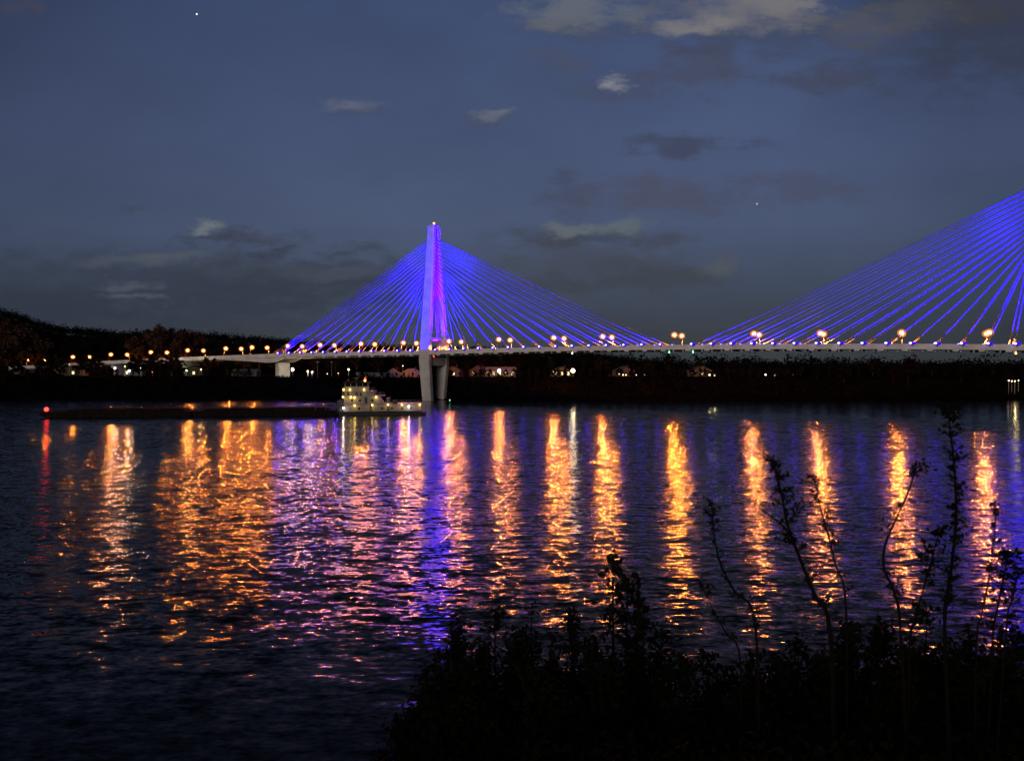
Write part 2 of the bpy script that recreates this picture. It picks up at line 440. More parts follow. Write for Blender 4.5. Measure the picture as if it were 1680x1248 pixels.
while s < 45:               # floor beams
    z = ztop(s); Mx = Matrix.Translation(bl(B(s, 0, z))) @ Matrix.Rotation(math.atan2(UY, UX), 4, 'Z')
    g.box(-.2, .2, -6.05, 6.05, -2.3, -1.16, Mx); s += .5
g.build('floor_beam', deck_con, bridge)
# haunched approach girder left of the end pier
g = MB()
for sg in (-1, 1):
    vs = []; ss = np.linspace(-21.5, -11.7, 30)
    for s in ss:
        t = (s+21.5)/8.6; dep = 1.75 + 2.2*max(0, min(1, (t-.35)/.6))**1.4 if s < -13 else 3.95 - 2.2*max(0, (s+12.5)/.8)
        for off, dz in ((5.2*sg, -1.69), (6.6*sg, -1.69), (6.6*sg, -dep), (5.2*sg, -dep)): vs.append(bl(B(s, off, ztop(s)+dz)))
    n = len(ss); fs = [(i*4+k, i*4+(k+1)%4, (i+1)*4+(k+1)%4, (i+1)*4+k) for i in range(n-1) for k in range(4)] + [(0,1,2,3), tuple(range((n-1)*4, n*4))[::-1]]
    g.add(vs, fs)
g.build('haunch_girder', deck_con, bridge)
def pier(s, hw, hu, name='pier'):
    g = MB(); z0 = max(-1, gz(*B(s, 0, 0).xy) - 1)
    Mx = Matrix.Translation(bl(B(s, 0, 0))) @ Matrix.Rotation(math.atan2(UY, UX), 4, 'Z')
    zt = ztop(s)
    end = abs(s+12.7) < .1; top = zt - (3.97 if end else 2.35)
    g.box(-hu, hu, -hw, hw, z0, top if end else top-1.4, Mx, c=.4)
    if not end: g.box(-hu*1.15, hu*1.15, -hw-1.2, hw+1.2, top-1.4, top, Mx, c=.2)
    g.build(name, concrete, bridge)
pier(-12.7, 3.8, 1.15)
for s in (-22, -30, -37.5, -43.5): pier(s, 4.4, 1.3)
pier(43, 5.2, 2.6)

def leg_sec(z):
    off = interp(z, [(-3, 4.5), (0, 4.7), (15.8, 6.75), (20, 6.45), (45, 3.8), (71.4, 1.27)])
    hu = interp(z, [(-3, 2.15), (0, 2.15), (15.8, 2.45), (71.4, 1.5)])
    hn = interp(z, [(-3, 1.35), (0, 1.35), (15.8, 1.2), (45, 1.0), (71.4, 1.15)])
    return off, hu, hn
ZA = lambda k: 46 + (66-46)*(k-1)/14.0           # cable anchor heights on the pylon, 1 = innermost
def pylon(sp):
    T = B(sp, 0, 0)
    Mr = Matrix.Rotation(math.atan2(UY, UX), 4, 'Z')
    Mx = Matrix.Translation(bl(T)) @ Mr
    root = MB()                                  # cross beams, diaphragm and cap
    root.box(-1.45, 1.45, -2.2, 2.2, 71.0, 71.9, Mx, taper=.15, c=.3)
    root.box(-.9, .9, -1.6, 1.6, 62.5, 71.05, Mx)
    py = root.build('pylon', concrete, bridge)
    for hx, hy, za, zb in ((1.9, 5.2, 14.2, 17.6), (.9, 4.9, 24.6, 25.6)):
        g = MB(); g.box(-hx, hx, -hy, hy, za, zb, Mx, c=.15); g.build('crossbeam', concrete, py)
    for sg in (-1, 1):
        g = MB(); zs = [-3, 0, 15.8, 20] + list(np.linspace(24, 71.4, 14)); vs = []
        for z in zs:
            off, hu, hn = leg_sec(z); c = .35
            for a, b in ((-hu+c,-hn),(hu-c,-hn),(hu,-hn+c),(hu,hn-c),(hu-c,hn),(-hu+c,hn),(-hu,hn-c),(-hu,-hn+c)):
                vs.append(Mx @ Vector((a, off*sg+b, z)))
        n = len(zs)
        fs = [(i*8+k, i*8+(k+1)%8, (i+1)*8+(k+1)%8, (i+1)*8+k) for i in range(n-1) for k in range(8)] + [tuple(range(8))[::-1], tuple(range((n-1)*8, n*8))]
        g.add(vs, fs)
        for k in range(1, 16):                   # cable anchor boxes on both sides of the leg
            z = ZA(k); off, hu, hn = leg_sec(z)
            for su in (-1, 1):
                x0, x1 = (hu-.05, hu+.38) if su > 0 else (-hu-.38, -hu+.05)
                g.box(x0, x1, off*sg-.45, off*sg+.45, z-.65, z+.35, Mx, taper=.1)
        lg = g.build('leg', concrete, py)
    b = MB(); b.tube([Mx @ Vector((0, 0, 71.8)), Mx @ Vector((0, 0, 72.4))], .12); b.ell(Mx @ Vector((0, 0, 72.6)), .42, .42, .42)
    b.build('beacon', emit('beacon_glow', (1, .50, .12), 5), py)
    # blue floods that wash the pylon: on the deck edge and on the cross beam
    da = light_data('pylon_wash', 'SPOT', BLUE, P_TOWER, .3, 38, .7)
    db = light_data('pylon_wash_low', 'SPOT', (.010, .0, 1.0), P_TOWER*.25, .3, 60, .8)
    for sg in (-1, 1):
        for su in (-1, 1):
            zt = ztop(sp)
            p = B(sp, 0, zt-.3) + N*(sg*4.6) + U*(su*7.5)
            add_light('pylon_floodlight', da, bl(p), bridge, aim=bl(B(sp, sg*2.0, 56)))
            p = B(sp, 0, zt-.3) + N*(sg*.6) + U*(su*1.2)
            add_light('pylon_floodlight', db, bl(p), bridge, aim=bl(B(sp, -sg*3.6, 44)))
        p = B(sp, 0, ztop(sp)-1.5) - N*(11.5) + U*(sg*2.4)
        add_light('pylon_floodlight', light_data('pylon_outer', 'SPOT', BLUE, P_TOWER*.008, .3, 70, 1.0), bl(p), bridge, aim=bl(B(sp, -6.2, 27)))
    return py
pylon(0); pylon(SMAIN)

# cables, in four planes per pylon; T2's river side only (its other side is out of the picture)
def cables(sp, ends):
    for sg in (-1, 1):
        for k, se in enumerate(ends, 1):
            z = ZA(k); off, hu, hn = leg_sec(z); su = 1 if se > 0 else -1
            a = B(sp, off*sg, z-.15) + U*(su*(hu+.2))
            b = B(sp+se, 6.45*sg, ztop(sp+se)-.7)
            g = MB(); pts = []
            for i in range(9):
                t = i/8; p = a.lerp(b, t); p.z -= 1.1*4*t*(1-t)*abs(se)/15*.6
                pts.append(bl(p))
            g.tube(pts, .15, 6); g.build('cable', sheath, bridge, smooth=True)
            # steel guide pipe at the foot
            d_ = (pts[-2]-pts[-1]).normalized()
            h = MB(); h.tube([pts[-1], pts[-1]+d_*2.2], .27, 8); h.build('cable_socket', steel, bridge)
LEFT1 = [-1,-2,-3,-4,-5,-6,-7,-8,-9,-10,-11,-12,-12.3,-12.58,-12.86]
RIGHT1 = list(range(1, 16))
cables(0, LEFT1); cables(0, RIGHT1); cables(SMAIN, [-k for k in range(1, 16)])

# cable floodlights along both edges
fm = MB(); fm.box(-.75, .75, -.22, .22, 0, .40, taper=.12, c=.1); fm.box(-.08, .08, -.08, .08, -.5, .05)
ln = MB(); ln.ell((0, 0, .46), 1.0, .40, .36)  # oversized emitter, stands in for the blue halo round each floodlight
co = MB(); co.ell((-.2, -.25, .46), .42, .34, .28)
me_h = fm.mesh('floodlight', dark_steel)
me_l = ln.mesh('lens', emit('flood_halo', (.03, .0, 1), 1.5))
me_c = co.mesh('bulb', emit('flood_core', (.30, .26, 1), 7))
rzb = math.atan2(UY, UX)
spotd = light_data('cable_flood', 'SPOT', BLUE, P_FLOOD, .25, 46, .8)
def flood(sp, se, sg):
    s = sp + se + (.12 if se < 0 else -.12); zt = ztop(s)
    o = link('floodlight', me_h, bridge); p = bl(B(s, 7.75*sg, zt-.25)); o.location = p; o.rotation_euler = (0, 0, rzb)
    for me, nm in ((me_l, 'lens'), (me_c, 'bulb')):
        c = link(nm, me, o); 
        if nm == 'bulb': c.location = (-.35 if se < 0 else .1, -.1*sg if sg > 0 else 0, 0)
    aim = bl(B(sp, 3.2*sg, 58))
    if sg < 0:
        k_ = 'flood_spill_left' if s < 0 else 'flood_spill'
        q = Vector(p)-N*.6+Vector((0, 0, .3))
        add_light('floodlight_spill', light_data(k_, 'SPOT', (.05, 0, 1), 2600 if s < 0 else 420, .3, 150, .4), q, bridge, aim=q-N*10-Vector((0, 0, 2)))
    add_light('cable_floodlight', spotd, Vector(p)+Vector((0, 0, .9)), bridge, aim=aim)
for sg in (-1, 1):
    for k in range(1, 13): flood(0, -k, sg)
    for k in range(1, 16): flood(0, k, sg)
    for k in range(1, 15): flood(SMAIN, -k if k < 15 else -15, sg)
    flood(SMAIN, -15, sg)
# navigation lights under the deck
for (px, py, c, nm) in ((1099, 575.5, (.25, 1, .45), 'green'), (1138, 577, (.4, 1, .35), 'green'), (940, 577.5, (.85, 1, .7), 'white'), (713, 583, (1, .06, .03), 'red'), (1667, 576, (1, .6, .2), 'amber')):
    s = (px-698)/(15.44+.00976*px); p = B(s, -7.0, ztop(s)-2.55)
    g = MB(); g.ell(bl(p), .28, .28, .34); g.tube([bl(p)+Vector((0, 0, .3)), bl(p)+Vector((0, 0, .7))], .06)
    o = g.build('navigation_light', emit('nav_'+nm, c, 3), bridge); o['label'] = nm + ' navigation light hung under the deck edge'

# ------------------------------------------------------------------ street lamps
def amber_halo():  # see-through emissive shell, added to imitate the orange halo round each lamp
    m = bpy.data.materials.new('amber_halo'); m.use_nodes = True; nt = m.node_tree; nt.nodes.clear()
    o = nt.nodes.new('ShaderNodeOutputMaterial'); t = nt.nodes.new('ShaderNodeBsdfTransparent'); e = nt.nodes.new('ShaderNodeEmission'); x = nt.nodes.new('ShaderNodeMixShader')
    e.inputs[0].default_value = (1, .26, .04, 1); e.inputs[1].default_value = 1.5; x.inputs[0].default_value = .32
    nt.links.new(t.outputs[0], x.inputs[1]); nt.links.new(e.outputs[0], x.inputs[2]); nt.links.new(x.outputs[0], o.inputs[0])
    m.cycles.emission_sampling = 'NONE'; return m
def make_lamp():
    r = empty('street_lamp', (0, 0, 0), 0)
    g = MB(); g.tube([(0,0,0),(0,0,3.0),(0,0,4.2)], [.11,.09,.07], 8); g.box(-.18,.18,-.18,.18,0,.25, c=.04); g.build('pole', dark_steel, r)
    g = MB(); g.tube([(0,0,4.1),(0,.35,4.35),(0,.9,4.42)], .045, 6); g.build('arm', steel, r)
    g = MB(); g.box(-.26,.26,.62,1.55,4.42,4.60, taper=.2, c=.08); g.build('lamp_housing', steel, r)
    g = MB(); g.ell((0,1.1,4.25), 1.2, 1.2, 1.1, 14, 10); lg = g.build('lamp_halo', amber_halo(), r, smooth=True)
    g = MB(); g.ell((0,1.1,4.25), .56, .56, .50, 12, 8); g.build('bulb', emit('sodium_glow', (1, .46, .12), 24), lg, smooth=True)
    add_light('sodium_light', light_data('sodium', 'SPOT', SODIUM, P_LAMP, .35, 179.5, .015), (0, 1.1, 2.75), r)
    return r
lamp0 = make_lamp(); used = [0]
ORD = ['first', 'second', 'third', 'fourth', 'fifth', 'sixth']
def lamp_at(s, sg, label, group):
    o = lamp0 if not used[0] else copy_tree(lamp0); used[0] = 1
    o.location = B(s, sg*5.85, ztop(s)-.84); o.rotation_euler = (0, 0, rzb + (0 if sg < 0 else math.pi))
    if s < -13: k = .5                       # the approach lamps are set weaker
    elif s < -1: k = .7
    else: k = .72
    if k < 1:
        for c in o.children:
            if c.type == 'LIGHT': c.data = light_data('sodium_%d' % (k*100), 'SPOT', SODIUM, P_LAMP*k, .35, 179.5, .015)
    tag(o, label, 'street lamp', group)
grp = 'sodium street lamps along the bridge deck'
side = {-1: 'on the near parapet', 1: 'on the far parapet'}
for i, s in enumerate([1.55, 5.0, 8.55, 11.5]):
    for sg in (-1, 1): lamp_at(s, sg, f"orange street lamp {side[sg]}, {ORD[i]} pair right of the left pylon", grp)
for sg in (-1, 1): lamp_at(15.5, sg, f"orange street lamp {side[sg]}, in the gap between the two cable fans", grp)
for i, s in enumerate([29.6, 26.15, 22.65, 19.55]):
    for sg in (-1, 1): lamp_at(s, sg, f"orange street lamp {side[sg]}, {ORD[i]} pair left of the right pylon", grp)
for i, s in enumerate([-1.85, -5.2, -8.65, -11.55]):
    for sg in (-1, 1): lamp_at(s, sg, f"orange street lamp {side[sg]}, {ORD[i]} pair left of the left pylon", grp)
for i, s in enumerate([-14.9, -17.5, -21.5, -25.6, -30.4, -35.3]):
    for sg in (-1, 1): lamp_at(s, sg, f"orange street lamp {side[sg]}, {ORD[i]} pair left of the bridge end pier", grp)
for sg in (-1, 1): lamp_at(-41.5, sg, f"orange street lamp {side[sg]}, last pair at the left end of the road", grp)
for sg in (-1, 1): lamp_at(33.2, sg, f"orange street lamp {side[sg]}, just past the right pylon", grp)

# ------------------------------------------------------------------ trees
rs = np.random.RandomState(5)
def leaves(centers, size, jitter, up=.3):
    "small leaf-clump quads around given centres (numpy)"
    n = len(centers); c = np.asarray(centers) + rs.normal(0, 1, (n, 3))*jitter
    a = rs.normal(0, 1, (n, 3)); a /= np.linalg.norm(a, axis=1)[:, None]
    b = np.cross(a, rs.normal(0, 1, (n, 3))); b /= np.linalg.norm(b, axis=1)[:, None]
    s = size*(.55+.9*rs.rand(n))[:, None]
    v = np.stack([c - a*s, c + b*s*.55, c + a*s, c - b*s*.55], 1).reshape(-1, 3)
    f = np.arange(4*n).reshape(n, 4)
    return v, f
def np_mesh(name, v, f, m):
    me = bpy.data.meshes.new(name); me.from_pydata(v.tolist(), [], f.tolist()); me.update(); me.materials.append(m); return me
def tree_mesh(h, w, nl, seed, bare=0.0, conical=False):
    r = random.Random(seed); t = MB()
    t.tube([(0,0,-.6),(0,0,h*.25),(r.uniform(-.2,.2),0,h*.55),(r.uniform(-.4,.4),0,h*.86)], [h*.022,h*.017,h*.010,h*.003], 6)
    cen = []
    nlimb = 11
    for i in range(nlimb):
        z0 = h*(.22+.55*i/nlimb); a = i*2.4+r.uniform(-.3,.3)
        prof = (math.sin(min(1, (i+1.2)/nlimb)*math.pi)**.6 if not conical else 1-(i/nlimb)*.85)
        l = w*prof*r.uniform(.65,1.1)
        e = Vector((math.cos(a)*l, math.sin(a)*l, z0+h*r.uniform(.08,.2)))
        t.tube([(0,0,z0), e*.5+Vector((0,0,z0*.5)), e], [h*.007,h*.005,h*.002], 4)
        for q in range(3):
            k = r.uniform(.45,1.05)
            cen.append((e.x*k+r.uniform(-.6,.6)*w*.25, e.y*k+r.uniform(-.6,.6)*w*.25, z0+(e.z-z0)*k+r.uniform(-.3,.6)*h*.07, r.uniform(.5,1)*w*.34))
    cen.append((0,0,h*.93,w*.25)); cen.append((r.uniform(-.2,.2)*w,0,h*.85,w*.35))
    pts = []
    per = int(nl/len(cen))
    for x,y,z,rad in cen:
        d = rs.normal(0,1,(per,3)); d /= np.linalg.norm(d,axis=1)[:,None]
        d *= (rs.rand(per)**.6)[:,None]*rad; d[:,2] *= .75
        pts.append(d+np.array([x,y,z]))
    return t, np.concatenate(pts)
variants = []
for i, (h, w, con) in enumerate([(12,4.6,0),(14,4.2,0),(10,5,0),(15,3.6,0),(13,5.4,0),(15,3.2,1)]):
    t, pts = tree_mesh(h, w, 3800, 20+i, conical=con)
    tm = t.mesh('trunk', bark); v, f = leaves(pts, .29, .10)
    variants.append((tm, v, f, {}))
def place_tree(x, y, i, sc_, leafm, label, group, zoff=0):
    tm, v, f, cache = variants[i]
    if leafm.name not in cache: cache[leafm.name] = np_mesh('crown', v, f, leafm)
    r = empty('tree', (x, y, gz(x, y)-.2+zoff), rnd.uniform(0, 6.28), label, 'tree', group)
    r.scale = (sc_*rnd.uniform(.9,1.15), sc_*rnd.uniform(.9,1.15), sc_)
    link('trunk', tm, r); link('crown', cache[leafm.name], r)
    return r
def tree_px(px, ytop, Y, i, leafm, label, group):
    p = P(px, ytop, Y); h = [12,14,10,15,13,15][i]*.97
    return place_tree(p.x, Y, i, max(.35, (p.z-gz(p.x, Y))/h), leafm, label, group)
lab = ''
# tall dark wood on the far bank, right part of the picture
TL = [(1340,600),(1362,594),(1385,597),(1408,599),(1432,588),(1442,596),(1466,600),(1490,586),(1508,590),(1530,594),(1552,598),(1578,596),(1602,600),(1628,598),(1652,604),(1676,600),(1705,597),(1735,600)]
for i, (px, y) in enumerate(TL):
    l = 'tall pointed tree rising above the tree line below the right-hand cables' if px == 1432 else ('broad ragged tree crown rising above its neighbours below the right-hand cables' if px == 1490 else 'dark leafy tree on the far bank below the right-hand cables')
    tree_px(px, y, rnd.uniform(330, 345), 5 if px == 1432 else i % 5, leaf_dark, l, 'trees on the far bank')
# behind the houses, middle
for i, (px, y) in enumerate([(742,590),(768,584),(795,580),(822,584),(850,577),(878,583),(905,588),(932,590),(958,586),(985,584),(1012,588),(1040,586),(1066,592),(1096,586),(1122,596),(1146,591),(1175,594),(1204,590),(1232,597),(1262,594),(1290,597),(1316,600)]):
    tree_px(px, y, rnd.uniform(415, 455), i % 5, [leaf_olive, leaf_dark, leaf_dark][i % 3], 'dark leafy tree behind the shore houses, right of the left pylon', 'trees behind the shore houses')
# in front of the houses, low bank trees
for i in range(36):
    px = 745 + i*17 + rnd.uniform(-6, 6)
    tree_px(px, rnd.uniform(621, 633), rnd.uniform(324, 331), i % 5, leaf_dark, 'low bushy tree on the far river bank slope, right of the left pylon', 'small trees on the far bank slope')
for i, px in enumerate([8,40,70,95,128,155,190,222,250,282,310,338,372,405,428,475,508,548,590,640,668]):
    tree_px(px+rnd.uniform(-6,6), rnd.uniform(619, 632) if px > 60 else rnd.uniform(604, 614), rnd.uniform(323, 330), i % 5, leaf_dark, 'low bushy tree on the far river bank slope, left of the left pylon', 'small trees on the far bank slope')
for i in range(34):
    px = 738 + i*17.5 + rnd.uniform(-7, 7)
    tree_px(px, rnd.uniform(606, 617), rnd.uniform(337, 343), i % 5, leaf_dark, 'small tree standing between the shore houses and the river, right of the left pylon', 'small trees before the shore houses')
for i, px in enumerate([60,84,100,130,146,176,192,240,258,292,298,345,362,386,404,520,560,598,627]):
    tree_px(px+rnd.uniform(-5,5), rnd.uniform(606, 616), rnd.uniform(337, 342), i % 5, leaf_dark, 'small tree at the top of the far bank, left of the left pylon', 'small trees before the shore houses')
for i in range(30):
    px = 745 + i*19.5 + rnd.uniform(-8, 8)
    if 795 < px < 838 or 932 < px < 948: continue
    tree_px(px, rnd.uniform(601, 612), rnd.uniform(344, 352), i % 5, leaf_dark, 'tree among the shore houses, right of the left pylon', 'trees among the shore houses')
# left: the rust-brown trees lit by the street lamps
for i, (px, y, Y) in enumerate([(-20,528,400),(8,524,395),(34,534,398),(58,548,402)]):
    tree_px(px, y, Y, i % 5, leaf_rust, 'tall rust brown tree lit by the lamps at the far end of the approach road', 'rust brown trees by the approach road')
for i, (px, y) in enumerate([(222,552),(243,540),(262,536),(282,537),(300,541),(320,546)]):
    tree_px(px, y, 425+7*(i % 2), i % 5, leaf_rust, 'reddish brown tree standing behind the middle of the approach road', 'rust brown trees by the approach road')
for i, (px, y, Y) in enumerate([(90,566,440),(118,562,440),(148,560,445),(175,560,440),(202,556,445),(345,556,430),(372,560,425),(400,562,425),(425,564,425),(452,566,430),(482,572,430),(515,575,440),(550,576,440),(585,578,440),(620,580,440),(655,582,440)]):
    tree_px(px, y, Y, i % 5, [leaf_dark, leaf_olive][i % 2], 'dark tree behind the bridge lamps, left of the left pylon' if px > 330 else 'dark tree at the foot of the wooded hill, left end of the approach road', 'trees behind the approach road')
for i, (px, y) in enumerate([(4,590),(20,592),(32,595),(66,586),(78,584),(90,583),(102,584),(141,583),(152,584),(162,588),(218,582),(229,581),(252,580),(278,579),(289,582),(338,586),(352,587),(372,592)]):
    tree_px(px, y, 352+4*(i % 3), i % 5, leaf_olive, 'small tree in front of the approach viaduct, lit from behind by its lamps', 'small trees before the approach viaduct')

# wooded hills: a far-off wood that reads as one mass
def wood(name, n, size, fn, m, label):
    pts = np.array([fn() for _ in range(n)])
    v, f = leaves(pts, size, size*.6)
    o = link(name, np_mesh(name, v, f, m)); tag(o, label, 'woods', kind='stuff'); return o
CL = []
for _ in range(2600):
    y = 600 + 600*rs.rand()**.6; px = -500+2500*rs.rand(); x = (px-840)/F*y
    CL.append((x, y, gz(x, y), 5.5+3.5*rs.rand()))
for _ in range(1500):
    y = rs.uniform(1100, 1170); px = -450+2400*rs.rand(); x = (px-840)/F*y
    CL.append((x, y, gz(x, y), 5+5*rs.rand()))
def hw():
    x, y, z, r_ = CL[rs.randint(len(CL))]
    d = rs.normal(0, 1, 3); d /= np.linalg.norm(d); d *= r_*rs.rand()**.7
    return (x+d[0], y+d[1]*.8, max(z+.5, z+r_*.95+d[2]*.9))
wood('hillside_woods', 140000, 1.25, hw, leaf_dark, 'dark woods covering the far hills behind the town')
def bankfn():
    px = -120+1950*rs.rand(); y = rs.uniform(317.5, 338); x = (px-840)/F*y
    if abs((x-C1.x)) < 9 and y < 324: y += 8
    return (x, y, gz(x, y) + rs.rand()*1.6*(1 if y < 333 else .6))
wood('riverbank_scrub', 26000, .5, bankfn, mat('scrub', (.0045, .0035, .003), 1, 0, var=.5, scale=.2), 'dark scrub covering the slope of the far river bank')

# ------------------------------------------------------------------ shore buildings
def house(px, ybase_hidden, Y, w, dpt, hw_, hr, rot, wallm, roofm, label, lit=(), gable_front=True, name='house'):
    x = (px-840)/F*Y; z = gz(x, Y)
    r = empty(name, (x, Y, z-.1), rot, label, name.replace('_', ' '), 'buildings on the far shore')
    g = MB()
    if gable_front: g.prism([(-w/2,0),(w/2,0),(w/2,hw_),(0,hw_+hr-.12),(-w/2,hw_)], 0, dpt)
    else: g.box(-w/2, w/2, 0, dpt, 0, hw_)
    g.build('wall', wallm, r)
    g = MB(); e = .4
    if gable_front:
        for sg in (-1, 1):
            g.prism([(0,hw_+hr),(sg*(w/2+e),hw_-e*hr/(w/2)),(sg*(w/2+e),hw_-e*hr/(w/2)-.16),(0,hw_+hr-.16)][::sg], -e, dpt+e)
    else:
        vs = [(-w/2-e,-e,hw_),(w/2+e,-e,hw_),(w/2+e,dpt+e,hw_),(-w/2-e,dpt+e,hw_),(-w/2-e,dpt/2,hw_+hr),(w/2+e,dpt/2,hw_+hr)]
        g.add(vs, [(0,1,5,4),(2,3,4,5),(0,4,3),(1,2,5),(0,3,2,1)])
    g.build('roof', roofm, r)
    g = MB(); g.box(w*.2,w*.2+.5,dpt*.5,dpt*.5+.5,hw_,hw_+hr+.7); g.build('chimney', brick_red, r)
    nwin = max(2, int(w/3))
    for k in range(nwin):
        cx = -w/2 + (k+.5)*w/nwin
        for zz in ([1.0] if hw_ < 4 else [1.0, 3.7]):
            li = (k in lit)
            g = MB(); g.box(cx-.65,cx+.65,-.10,-.003,zz-.1,zz+1.5); wn = g.build('window', siding, r)
            g = MB(); g.box(cx-.52,cx+.52,-.14,-.103,zz,zz+1.36); g.build('pane', emit('lit_window', (1, .72, .32), 1.8) if li else glass, wn)
    g = MB(); g.box(w*.02-.5,w*.02+.5,-.13,-.004,0,2.1); g.build('door', dark_steel, r)
    return r
house(608, 0, 343, 13, 6, 1.9, .6, 0, siding, roof_pale, 'long low white shed with a flat pale front, left of the two gabled houses', gable_front=False, name='shed')
house(644, 0, 348, 7.2, 8, 1.7, 2.6, R(4), siding, roof_pale, 'white gabled house with a small dark window, directly left of the left pylon foot')
house(670, 0, 350, 8.5, 8, 1.8, 2.4, R(-14), siding, roof_pale, 'white gabled house partly hidden by the left pylon foot', gable_front=True)
house(744, 0, 366, 9, 8, 3.0, 2.2, R(10), siding_dim, roof_dark, 'dim white house just right of the left pylon foot', lit=(1,))
house(783, 0, 372, 8, 8, 3.2, 2.3, R(-8), siding_tan, roof_dark, 'small tan house between the pylon and the brightly lit shop', lit=(0,))
house(820, 0, 366, 15, 9, 3.4, 1.4, R(3), siding, roof_pale, 'low shop with a row of yellow lit windows under a white flood lamp', lit=(0,1,2,3,4), gable_front=False, name='shop')
house(922, 0, 368, 9, 8, 3.1, 1.8, R(6), siding_tan, roof_dark, 'tan house with yellow windows left of the brightest shore lamp', lit=(0,1,2))
house(1026, 0, 372, 9, 8, 3.0, 2.0, R(8), siding_tan, roof_dark, 'small tan house with one lit window under the outer end of the left cable fan', lit=(0,))
house(1152, 0, 368, 10, 8, 3.2, 2.0, R(4), siding_dim, roof_dark, 'pale house beside the pair of yellow lamps under the right cable fan', lit=(1,))
house(120, 0, 385, 9, 8, 3.4, 2.2, R(8), siding_tan, roof_dark, 'tan house below the far end of the approach road', lit=(1,))
house(218, 0, 388, 9, 8, 3.0, 1.8, R(-4), siding, roof_dark, 'pale house beside the bright white lamps under the approach road', lit=(0,))
house(318, 0, 380, 10, 8, 3.4, 2.0, R(4), siding_tan, roof_dark, 'tan house beside two yellow-green lamps under the approach road', lit=(1,))
house(400, 0, 372, 12, 8, 2.6, 1.2, R(3), siding, roof_pale, 'low pale garage left of the bridge end pier', lit=(), gable_front=False, name='garage')

# shore lamps
def shore_lamp(px, py, Y, colr, glow, power, rad, label, grp_='lamps along the far shore'):
    p = P(px, py, Y); z = gz(p.x, Y)
    r = empty('shore_lamp', (p.x, Y, z), 0, label, 'lamp', grp_)
    h = max(1.2, p.z-z)
    g = MB(); g.tube([(0,0,0),(0,0,h-.15)], [.09,.06], 6); g.build('pole', steel, r)
    g = MB(); g.ell((0,0,h), rad, rad, rad, 10, 6); g.build('lamp_globe', emit('glow_%d_%d_%d_%d' % (*[int(c*100) for c in colr], int(glow)), colr, glow), r, smooth=True)
    if power: add_light('lamp_light', light_data('sh_%d_%d_%d_%d' % (*[int(c*100) for c in colr], power), 'POINT', colr, power, .3), (0, -rad-.35, h-.1), r)
Wh, Ye, Gr, Or = (1, .93, .85), (1, .72, .30), (.75, 1, .35), (1, .42, .12)
for a in [
    (83,606,375,Or,2,0,.22,'tiny orange lamp below the far end of the approach road'),
    (114,597.5,380,Ye,2,0,.25,'faint yellow lamp under the second approach lamp pair'),
    (189,604,370,Wh,16,1500,.48,'bright white lamp, leftmost of the white group below the approach road'),
    (205,601,372,Gr,5,0,.26,'small green-yellow lamp between the two white lamps below the approach road'),
    (212,608,368,Wh,8,900,.50,'large white lamp standing lowest in the group below the approach road'),
    (232,603,370,Wh,16,1500,.48,'bright bluish white lamp, rightmost of the white group below the approach road'),
    (250,610,365,Or,2,0,.24,'tiny orange lamp right of the white lamp group'),
    (281,587,376,Wh,6,300,.35,'white lamp close under the approach road deck'),
    (306,608,366,Gr,6,900,.38,'yellow-green lamp standing beside the tan house'),
    (330,606,366,Ye,5,500,.38,'dim yellow lamp right of the yellow-green one'),
    (480,606,352,Wh,26,120,.55,'brightest white lamp between the end pier and the towboat, lighting a tree'),
    (505,609,350,Ye,9,1200,.40,'yellow lamp paired with a white one above the towboat bow'),
    (512,610.5,350,Wh,9,900,.38,'white lamp paired with a yellow one above the towboat bow'),
    (537,613,345,Wh,2,0,.25,'dim white lamp beside a tall thin pole'),
    (555,612,346,Or,3,0,.24,'tiny orange lamp right of the tall thin poles'),
    (572,606,350,(1,1,.45),9,900,.36,'yellow-green lamp left of the long white shed'),
    (661,600,390,Wh,3,0,.26,'tiny white lamp above the gabled houses'),
    (819,608,360,Wh,26,1200,.65,'strong white flood lamp over the lit shop right of the pylon'),
    (908,609,362,Gr,6,500,.40,'green-yellow lamp left of the brightest shore lamp'),
    (933,614,360,Ye,3,300,.26,'small yellow lamp close under the brightest shore lamp'),
    (940,608,358,(1,.80,.45),34,1500,.85,'brightest warm white lamp on the far shore'),
    (1000,616,356,Wh,5,200,.30,'small white lamp right of the brightest shore lamp'),
    (1022,617,356,Ye,6,500,.34,'yellow lamp by the small tan house'),
    (1027,621,350,Ye,4,0,.28,'low yellow lamp right beside the small tan house'),
    (1038,622,350,Wh,3,0,.22,'tiny white lamp, left one of the two under the last left cables'),
    (1044,621.5,350,Wh,3,0,.20,'tiny white lamp, right one of the two under the last left cables'),
    (1057,616.5,352,Wh,4,0,.26,'small white lamp under the end of the left cable fan'),
    (1136,610.5,356,(1,.95,.55),6,400,.36,'pale yellow lamp standing alone below the deck near the right fan'),
    (1164,618.5,352,Ye,6,500,.38,'yellow lamp, left one of a close pair'),
    (1172.5,619,352,(1,.85,.5),9,900,.46,'yellow lamp, brighter right one of a close pair'),
    (1256,614.5,352,Wh,6,300,.34,'white lamp, left one of two standing alone under the right cable fan'),
    (1271,615.5,352,Wh,5,0,.28,'white lamp, right one of two standing alone under the right cable fan'),
    (1301,620,350,Ye,4,0,.28,'last yellow lamp before the dark woods'),
    (1655,624,326,Wh,5,0,.26,'first small lamp of the row of four at the right woods edge'),
    (1660,625,326,Ye,5,0,.26,'second small lamp of the row of four at the right woods edge'),
    (1665,625,326,Ye,5,300,.26,'third small lamp of the row of four at the right woods edge'),
    (1671,624,326,Wh,4,0,.22,'fourth small lamp of the row of four at the right woods edge')]:
    shore_lamp(*a)
